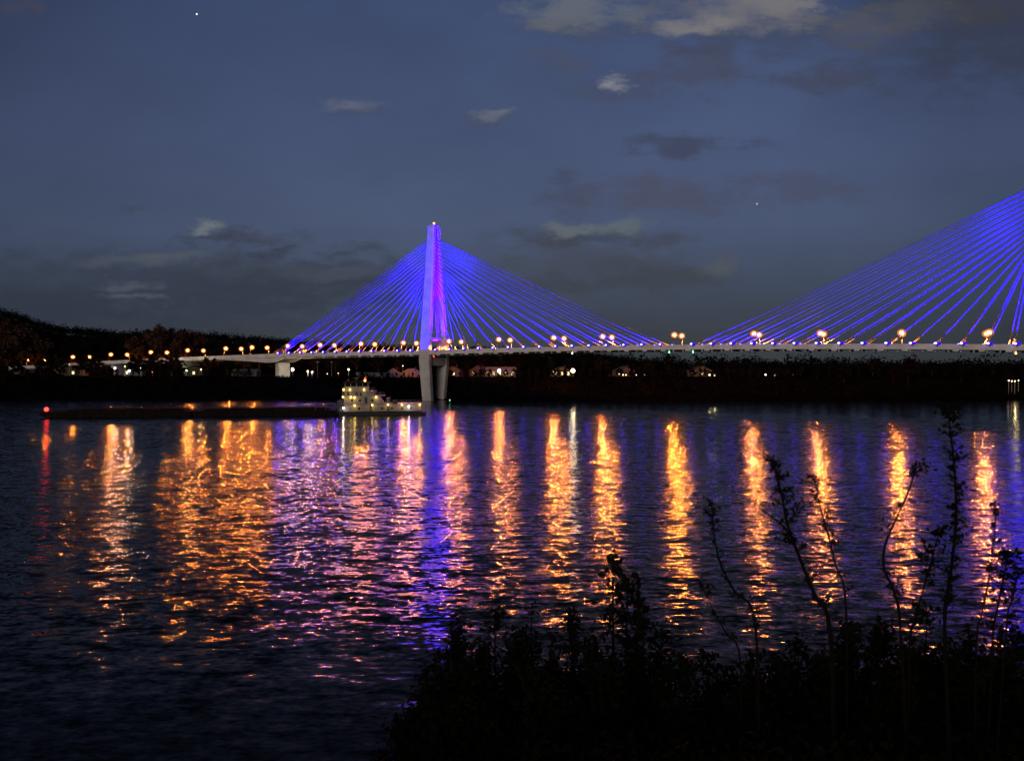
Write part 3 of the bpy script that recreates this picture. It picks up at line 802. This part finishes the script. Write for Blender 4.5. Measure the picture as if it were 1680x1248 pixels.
for px, l in ((521, 'tall thin pale pole above the towboat bow, left of the pair'), (544, 'tall thin pale pole above the towboat, right of the pair')):
    b_ = P(px, 592, 340); z = gz(b_.x, 340)
    r = empty('utility_pole', (b_.x, 340, z), 0, l, 'pole', 'tall poles on the shore')
    g = MB(); g.tube([(0,0,0),(0,0,b_.z-z)], [.16,.11], 8); g.build('shaft', siding, r)
    g = MB(); g.box(-.7,.7,-.06,.06,b_.z-z-.6,b_.z-z-.45); g.build('crossarm', steel, r)

# ------------------------------------------------------------------ barges and towboat
BP = Vector((-130.3, 211.0, 0)); BDIR = math.atan2(9.5, 80)
def bloc(x, y=0): 
    c, s = math.cos(BDIR), math.sin(BDIR); return (BP.x + c*x - s*y, BP.y + s*x + c*y, 0)
def barge(x0, L_, bow, label):
    r = empty('barge', bloc(x0), BDIR, label, 'barge', 'barges pushed by the towboat')
    W = 10.6; H = 1.6
    g = MB(); rk = 6 if bow else .6
    prof = [(rk,-1.2),(L_-.5,-1.2),(L_-.1,H-.2),(L_-.1,H),(0.1,H),(0.1,H-.9)]
    g.prism(prof, 0, W)
    for k in range(int(L_/3)):                      # side frames
        g.box(rk*.5+1.5+k*2.9, rk*.5+1.65+k*2.9, -.06, .02, .2, H-.1)
    g.box(0.1, L_-.1, -.12, .0, H-.22, H-.02)
    g.build('hull', barge_rust, r)
    g = MB(); a, b = (7 if bow else 3), L_-3
    for (y0, y1) in ((1.2, 1.35), (W-1.35, W-1.2)): g.box(a, b, y0, y1, H, H+.45)
    for (xa, xb) in ((a, a+.15), (b-.15, b)): g.box(xa, xb, 1.35, W-1.35, H, H+.45)
    g.build('coaming', barge_rust, r)
    n = 6; cl = (b-a-.6)/n
    for k in range(n):
        g = MB(); xa = a+.3+k*cl; hh = H+.48+(.10 if k % 2 else 0)
        g.prism([(xa+.05,hh),(xa+cl-.05,hh),(xa+cl-.05,hh+.14),(xa+.05,hh+.14)], 1.1, W-1.1)
        for q in range(4): g.box(xa+.3+q*cl/4, xa+.42+q*cl/4, 1.05, W-1.05, hh+.14, hh+.2)
        g.build('hatch_cover', cover_gray, r)
    for bx in (1.2 if not bow else 2.5, L_-1.4):
        for by in (.9, W-.9):
            g = MB(); g.tube([(bx-.3,by,H),(bx-.3,by,H+.6)], .16, 8); g.tube([(bx+.3,by,H),(bx+.3,by,H+.6)], .16, 8); g.build('bollard', dark_steel, r)
    return r, H
b1, H = barge(0, 40.2, True, 'long dark lead barge with the red light on its bow')
g = MB(); g.tube([(2.0,1,H),(2.0,1,H+1.2)], .06); g.build('light_pole', dark_steel, b1)
g = MB(); g.ell((1.6,.7,H+.75), .58,.58,.58); g.build('bow_light', emit('red_glow', (1, .03, .02), 7), b1)
add_light('bow_red', light_data('bow_red', 'POINT', (1, .02, .03), 4, .2), (1.2, -.3, H+.8), b1)
b2, H = barge(40.6, 40.0, False, 'second dark barge, coupled between the lead barge and the towboat')
g = MB()
for x in (33.8, 36.6, 39.2): g.box(x-.16, x+.16, .3, .6, H, H+2.0)
g.box(33.6, 39.4, .28, .62, H+1.75, H+2.1); g.box(36.6, 39.4, .3, .6, H+.75, H+.95)
g.build('deck_frame', dark_steel, b2)

boat = empty('towboat', bloc(81.0, .4), BDIR, 'white three-decked towboat with yellow deck lights pushing the barges', 'boat')
W = 8.6
g = MB(); g.prism([(0,-1),(23.5,-1),(25,.3),(25,.75),(13,.85),(0,1.15)], 0, W); g.box(0,25,-.12,0,.45,.62)
g.build('hull', hull_black, boat)
for y in (1.5, W-2.1):
    g = MB(); g.prism([(-.7,.2),(.5,.2),(.9,4.0),(.3,4.3),(-.7,4.3)], y, y+.6); g.build('push_knee', dark_steel, boat)
def deckhouse(x0, x1, y0, y1, z0, z1, slope=0, m=boat_white):
    g = MB(); g.prism([(x0,z0),(x1,z0),(x1-slope,z1),(x0,z1)], y0, y1); return g.build('deckhouse', m, boat)
dh = [deckhouse(1.4, 23.6, 1.0, W-1.0, 1.1, 3.15), deckhouse(1.3, 12.6, 1.3, W-1.3, 3.28, 5.5, 1.1), deckhouse(1.5, 10.0, 1.6, W-1.6, 5.62, 6.9, .2)]
g = MB()
for (x0,x1,y0,z) in ((.8,24.2,.35,3.15),(.8,13.0,.8,5.5),(.9,10.4,1.1,6.9)): g.box(x0,x1,y0,W-y0,z,z+.12)
g.build('deck_plate', boat_white, boat)
ph = MB(); ph.box(1.5, 8.2, 2.0, W-2.0, 7.03, 8.3); 
for x in (1.5, 3.1, 4.8, 6.5, 8.05):
    for y in (2.0, W-2.15): ph.box(x, x+.15, y, y+.15, 8.3, 9.3)
php = ph.build('pilothouse', boat_white, boat)
g = MB(); g.box(1.65, 8.05, 2.12, W-2.12, 8.3, 9.3); g.build('pilothouse_window', glass, php)
g = MB(); g.box(.9, 8.8, 1.5, W-1.5, 9.3, 9.55, c=.2); g.box(1.6,7.0,2.2,W-2.2,9.55,9.85, c=.2); g.build('roof', cover_gray, php)
g = MB(); g.tube([(7.4,4,9.85),(7.4,4,11.6)], .07); g.tube([(4.6,4,9.85),(4.6,4,10.9)], .05); g.box(4.0,5.2,3.9,4.1,10.6,10.72); g.tube([(2.4,3,9.85),(2.4,3,10.5)], .12); g.build('mast', boat_white, boat)
for i, (x, z) in enumerate([(2.5,6.1),(4.9,6.1),(6.1,6.0),(3.6,4.2),(5.8,4.2),(9.4,4.2),(5.6,1.9),(12.3,1.9),(15.0,1.9),(18.0,1.9),(20.6,1.9)]):
    g = MB(); g.box(x-.3,x+.3,[1.0,1.3,1.6][0 if z<3 else 1 if z<5 else 2]-.03,[1.0,1.3,1.6][0 if z<3 else 1 if z<5 else 2]+.02,z-.25,z+.4); g.build('window', glass, boat)
for x, z, y in ((7.6,3.4,1.3),(14.0,1.2,1.0),(9.0,1.2,1.0)):
    g = MB(); g.box(x-.4,x+.4,y-.04,y+.02,z,z+1.75); g.build('door', dark_steel, boat)
for x, y in ((13.9,2.4),(13.9,W-2.4)):
    g = MB(); g.tube([(x,y,3.2),(x,y,4.9)], .28, 10); g.box(x-.5,x+.5,y-.35,y+.35,4.7,4.95); g.build('exhaust_stack', boat_white, boat)
g = MB(); g.ell((15.9,2.6,3.7), .75,.75,.85); g.build('life_raft', siding_tan, boat)
g = MB(); g.tube([(23.9,2,3.2),(23.9,2,5.2)], .05); g.build('flagstaff', boat_white, boat)
g = MB()
for (x0,x1,y,z) in ((13.2,24.1,.45,3.27),(.9,12.9,.9,5.62),(1.0,10.2,1.2,7.02),(.5,24.8,.15,1.0)):
    for hh in (.5, 1.0): g.tube([(x0,y,z+hh),(x1,y,z+hh)], .028, 4)
    x = x0
    while x <= x1: g.tube([(x,y,z),(x,y,z+1.0)], .03, 4); x += 1.2
g.build('railing', boat_white, boat)
ly = light_data('boat_yellow', 'POINT', (1, .62, .16), 42, .15)
lw = light_data('boat_white', 'POINT', (1, .85, .72), 80, .15)
def boatpos(px, py):      # photo pixel -> local x,z on the near side of the boat
    Y = 222.5; p = P(px, py, Y); o = boat.location
    return ((p.x-o.x)/math.cos(BDIR), p.z)
for i, (px, py, white) in enumerate([(565,639,0),(575,639,0),(597.5,639,0),(564,651.5,0),(576.5,651.5,0),(582.5,652,0),(617,651.5,0),(583,665,0),(611,664.5,0),(636.5,664,0),(659,664,0),(670,667,1),(688,664,0),(565,669,1)]):
    x, z = boatpos(px, py); y = .35 if z < 3.2 else (.8 if z < 5.8 else 1.1)
    g = MB(); g.ell((x,y,z), .24,.2,.24); g.box(x-.2,x+.2,y,y+.3,z+.15,z+.27)
    g.build('deck_light', emit('deck_white', (1,.88,.78), 8) if white else emit('deck_yellow', (1,.66,.12), 7), boat)
    add_light('deck_light_source', lw if white else ly, (x, y-.35, z-.25), boat)
x, z = boatpos(598, 624.5)
g = MB(); g.ell((x,4,z), .30,.30,.30); g.build('mast_light', emit('mast_yellow', (1,.55,.12), 8), boat)
g = MB(); g.ell((x,4,z+.62), .24,.24,.24); g.build('mast_light', emit('mast_red', (1,.04,.02), 5), boat)
add_light('mast_source', light_data('mast', 'POINT', (1,.3,.08), 250, .2), (x, 3.3, z), boat)
# small green buoy by the pylon
r = empty('buoy', (P(738,661,290).x, 290, 0), 0, 'small green lit buoy floating just right of the left pylon foot', 'buoy')
g = MB(); g.tube([(0,0,-.4),(0,0,.5),(0,0,1.0)], [.5,.45,.12], 10); g.build('float_body', dark_steel, r)
g = MB(); g.ell((0,0,1.15), .2,.2,.2); g.build('buoy_light', emit('nav_green', (.25,1,.45), 3), r)

# ------------------------------------------------------------------ foreground weeds and shrubs
def weed(pts, Y, rpx, label, cl, branches=(), seed=1, dens=26):
    "tall dry weed: pts = photo outline of the stalk from tip down; then it runs on to the ground"
    rr = random.Random(seed)
    W_ = [P(x, y, Y + .05*i) for i, (x, y) in enumerate(pts)]
    last = W_[-1]; gx = last.x + (last.x-W_[-2].x)*.5; gy = Y+.2
    base = Vector((gx, gy, gz(gx, gy)-.05)); W_.append(Vector((last.x*.6+gx*.4, gy, last.z*.45+base.z*.55))); W_.append(base)
    # smooth
    sm = []
    for i in range(len(W_)-1):
        p0, p1, p2, p3 = W_[max(i-1,0)], W_[i], W_[i+1], W_[min(i+2,len(W_)-1)]
        for k in range(5):
            t = k/5; sm.append(.5*((2*p1)+(p2-p0)*t+(2*p0-5*p1+4*p2-p3)*t*t+(3*p1-p0-3*p2+p3)*t**3))
    sm.append(W_[-1]); n = len(sm); r0 = rpx*Y/F*.38
    root = empty('weed', base, 0, label, 'weed', 'tall dry weeds in front of the river')
    b = lambda p: p - base
    g = MB(); g.tube([b(p) for p in sm], [r0*(.35+.9*i/n) for i in range(n)], 6); pts_ = []
    def sprig(p, d, l):
        e = p + d*l; g.tube([b(p), b(p+d*l*.5+Vector((0,0,l*.06))), b(e)], [r0*.35,r0*.28,r0*.15], 4)
        for _ in range(9): q = p.lerp(e, rr.uniform(.3, 1.1)); pts_.append(b(q))
    for br in branches:
        q = [P(x, y, Y+rr.uniform(-.1,.1)) for x, y in br]
        g.tube([b(v) for v in q], [r0*.34]*(len(q)-1)+[r0*.15], 5)
        for _ in range(16): pts_.append(b(q[-1])+Vector([rr.gauss(0,.018*cl) for _ in range(3)]))
        for v1, v2 in zip(q, q[1:]):
            for _ in range(6): pts_.append(b(v1.lerp(v2, rr.random()))+Vector([rr.gauss(0,.015) for _ in range(3)]))
    up = int(n*.72)
    for i in range(int(dens*1.5)):
        p = sm[min(up, int(rr.random()**1.3*up))]; a = rr.uniform(0, 6.28)
        sprig(p, Vector((math.cos(a), math.sin(a)*.6, .55)).normalized(), rr.uniform(.02, .075)*cl)
    for _ in range(26): pts_.append(b(sm[0])+Vector((rr.gauss(0,.022*cl), rr.gauss(0,.02*cl), rr.gauss(-.01,.025*cl))))
    g.build('stalk', stem_near, root)
    v, f = leaves(np.array([tuple(p) for p in pts_]), .011*cl, .010)
    link('foliage', np_mesh('foliage', v, f, leaf_near), root)
weed([(1168,832),(1172,880),(1182,925),(1205,970),(1240,1030)], 5.2, 7, 'bent dry weed with a bushy tip, standing left of all the tall stalks', 1.1, seed=1)
weed([(1268,760),(1282,810),(1292,860),(1312,915),(1336,975),(1362,1040)], 5.0, 10, 'thick dark stalk leaning left with leafy side branches before the lamp streaks', 1.25, branches=[[(1298,880),(1284,862),(1264,846),(1250,836),(1238,822)],[(1292,856),(1302,846),(1309,835),(1312,822)],[(1302,892),(1290,888),(1278,884)]], seed=2, dens=34)
weed([(1336,785),(1345,830),(1357,870),(1372,930),(1388,1000)], 5.4, 5, 'slender stalk with a dark seed head, next right of the thick leaning stalk', 1.15, branches=[[(1340,800),(1330,792),(1322,790)]], seed=3, dens=16)
weed([(1503,768),(1488,812),(1466,860),(1450,902),(1452,938),(1466,968),(1478,1040)], 4.9, 7, 'crooked stalk curving like a hook, with a dark tuft at its tip', 1.05, branches=[[(1500,778),(1510,768),(1516,766)]], seed=4, dens=14)
weed([(1541,872),(1528,920),(1515,965),(1500,1020),(1492,1070)], 5.3, 6, 'short leafy weed with a round tuft, just left of the tallest stalk', 1.5, branches=[[(1534,900),(1520,905),(1508,915)]], seed=5, dens=22)
weed([(1555,672),(1562,730),(1568,800),(1568,860),(1562,920),(1555,975),(1550,1040)], 4.6, 9, 'tallest weed stalk, upright with small buds all along it', 1.15, seed=6, dens=64)
weed([(1634,832),(1630,890),(1622,950),(1610,1010),(1602,1060)], 5.0, 5, 'thin upright stalk in front of the last lamp streak', 1.0, seed=7, dens=16)
weed([(1653,912),(1646,950),(1636,1000),(1628,1060)], 5.1, 6, 'low weed with a leafy head right of the thin upright stalk', 1.5, seed=8, dens=20)
weed([(1152,962),(1170,1000),(1192,1040),(1215,1090)], 5.6, 5, 'low thin weed leaning left beneath the bent dry one', 1.2, seed=9, dens=14)
weed([(1672,935),(1660,985),(1650,1040)], 4.8, 5, 'weed cut off by the right picture edge, leaning right', 1.3, seed=10, dens=16)

def shrub(px, ytop, Y, wpx, label, seed, nl=7000, cl=1.0, airy=0.0, leafs=.032):
    rr = random.Random(seed); top = P(px, ytop, Y); z0 = gz(top.x, Y); h = top.z-z0; w = wpx/2*Y/F
    root = empty('shrub', (top.x, Y, z0-.05), 0, label, 'shrub', 'shrubs on the near bank')
    g = MB(); pts = []
    ns = 9
    for i in range(ns):
        a = rr.uniform(0, 6.28); k = rr.random()**.5
        tz = h*(1-.42*k*k)*rr.uniform(.86, 1.0) if i else h*.98
        e = Vector((math.cos(a)*w*k, math.sin(a)*w*k*.8, tz))
        if i == 0: e = Vector((0, 0, h*.98))
        q = [Vector((e.x*.12, e.y*.12, 0)), Vector((e.x*.45+rr.uniform(-.1,.1), e.y*.5, tz*.45)), Vector((e.x*.9, e.y*.9, tz*.8)), e]
        g.tube(q, [.028,.02,.012,.004], 5)
        for j in range(24):
            t = rr.uniform(.18, 1.0); s_ = min(2, int(t*3)); c = q[s_].lerp(q[s_+1], t*3-s_)
            rad = w*(.30 if t < .8 else .17)*(1.2-airy)
            m_ = int(nl/ns/24)
            d = rs.normal(0, 1, (m_, 3))*rad*.5; d[:, 2] *= 1.1
            pts.append(d+np.array(tuple(c)))
            if j % 3 == 0:
                a2 = rr.uniform(0, 6.28); ee = c+Vector((math.cos(a2), math.sin(a2), .5))*rad*.8; g.tube([c, ee], [.007,.003], 4)
    g.build('stem', stem_near, root)
    pts = np.concatenate(pts); pts[:, 2] = np.clip(pts[:, 2], .05, h)
    v, f = leaves(pts, leafs, .02); link('foliage', np_mesh('foliage', v, f, leaf_near), root)
SH = [(700,1085,9.5,150,'low rounded shrub, leftmost of the dark bank shrubs beside the violet streak'),
      (752,1000,9.0,130,'leafy shrub with a ragged top edge beside the violet streak'),
      (812,972,8.6,120,'dark shrub with a pointed crown, left of the tall leafy sapling'),
      (872,982,9.0,130,'dark shrub with a flat top between the pointed one and the sapling'),
      (938,990,8.4,110,'dense dark shrub at the foot of the leafy sapling'),
      (1085,1012,8.2,150,'dark shrub directly right of the leafy sapling'),
      (1160,1062,7.6,140,'low dark shrub below the bent dry weed'),
      (1235,1062,8.0,150,'low dark shrub below the thick leaning stalk'),
      (1310,1030,7.8,140,'dark shrub where the leaning stalks come out'),
      (1385,1018,7.6,140,'dark shrub below the slender stalk'),
      (1450,1000,8.0,120,'dark shrub at the foot of the hooked stalk'),
      (1520,985,7.4,130,'dark shrub at the foot of the tallest stalk'),
      (1590,1025,7.6,130,'dark shrub between the tallest stalk and the picture edge'),
      (1665,1010,7.0,130,'dark shrub cut off by the right picture edge')]
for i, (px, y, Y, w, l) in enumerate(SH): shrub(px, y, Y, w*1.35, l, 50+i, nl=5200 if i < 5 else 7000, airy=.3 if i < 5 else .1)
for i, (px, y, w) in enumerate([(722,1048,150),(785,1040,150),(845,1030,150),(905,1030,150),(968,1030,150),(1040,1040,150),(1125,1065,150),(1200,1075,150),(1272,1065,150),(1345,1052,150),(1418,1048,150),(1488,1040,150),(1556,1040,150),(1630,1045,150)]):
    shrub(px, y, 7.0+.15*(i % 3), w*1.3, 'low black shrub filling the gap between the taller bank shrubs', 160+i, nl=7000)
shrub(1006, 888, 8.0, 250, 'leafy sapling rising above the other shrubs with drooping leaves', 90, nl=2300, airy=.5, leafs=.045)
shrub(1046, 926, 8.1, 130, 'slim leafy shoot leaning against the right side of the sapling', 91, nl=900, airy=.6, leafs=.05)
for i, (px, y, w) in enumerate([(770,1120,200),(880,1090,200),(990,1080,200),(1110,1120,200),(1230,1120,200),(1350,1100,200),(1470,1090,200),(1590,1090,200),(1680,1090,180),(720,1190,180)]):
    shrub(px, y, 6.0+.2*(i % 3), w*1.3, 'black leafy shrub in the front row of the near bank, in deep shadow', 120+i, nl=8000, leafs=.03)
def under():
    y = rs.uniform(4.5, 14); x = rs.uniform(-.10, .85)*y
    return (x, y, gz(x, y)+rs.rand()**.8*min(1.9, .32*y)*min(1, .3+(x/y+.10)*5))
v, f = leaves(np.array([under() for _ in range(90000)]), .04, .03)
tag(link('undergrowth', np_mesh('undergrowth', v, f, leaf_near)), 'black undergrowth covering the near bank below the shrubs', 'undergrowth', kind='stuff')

# ------------------------------------------------------------------ render settings
vs_ = sc.view_settings; vs_.view_transform = 'Standard'; vs_.look = 'None'; vs_.exposure = 0; vs_.gamma = 1
sc.render.engine = 'CYCLES'
cy = sc.cycles
cy.use_light_tree = True; cy.max_bounces = 4; cy.diffuse_bounces = 1; cy.glossy_bounces = 3
cy.sample_clamp_indirect = 6; cy.sample_clamp_direct = 0
cy.caustics_reflective = False; cy.caustics_refractive = False
cy.use_denoising = True
try: cy.denoiser = 'OPENIMAGEDENOISE'
except Exception: pass
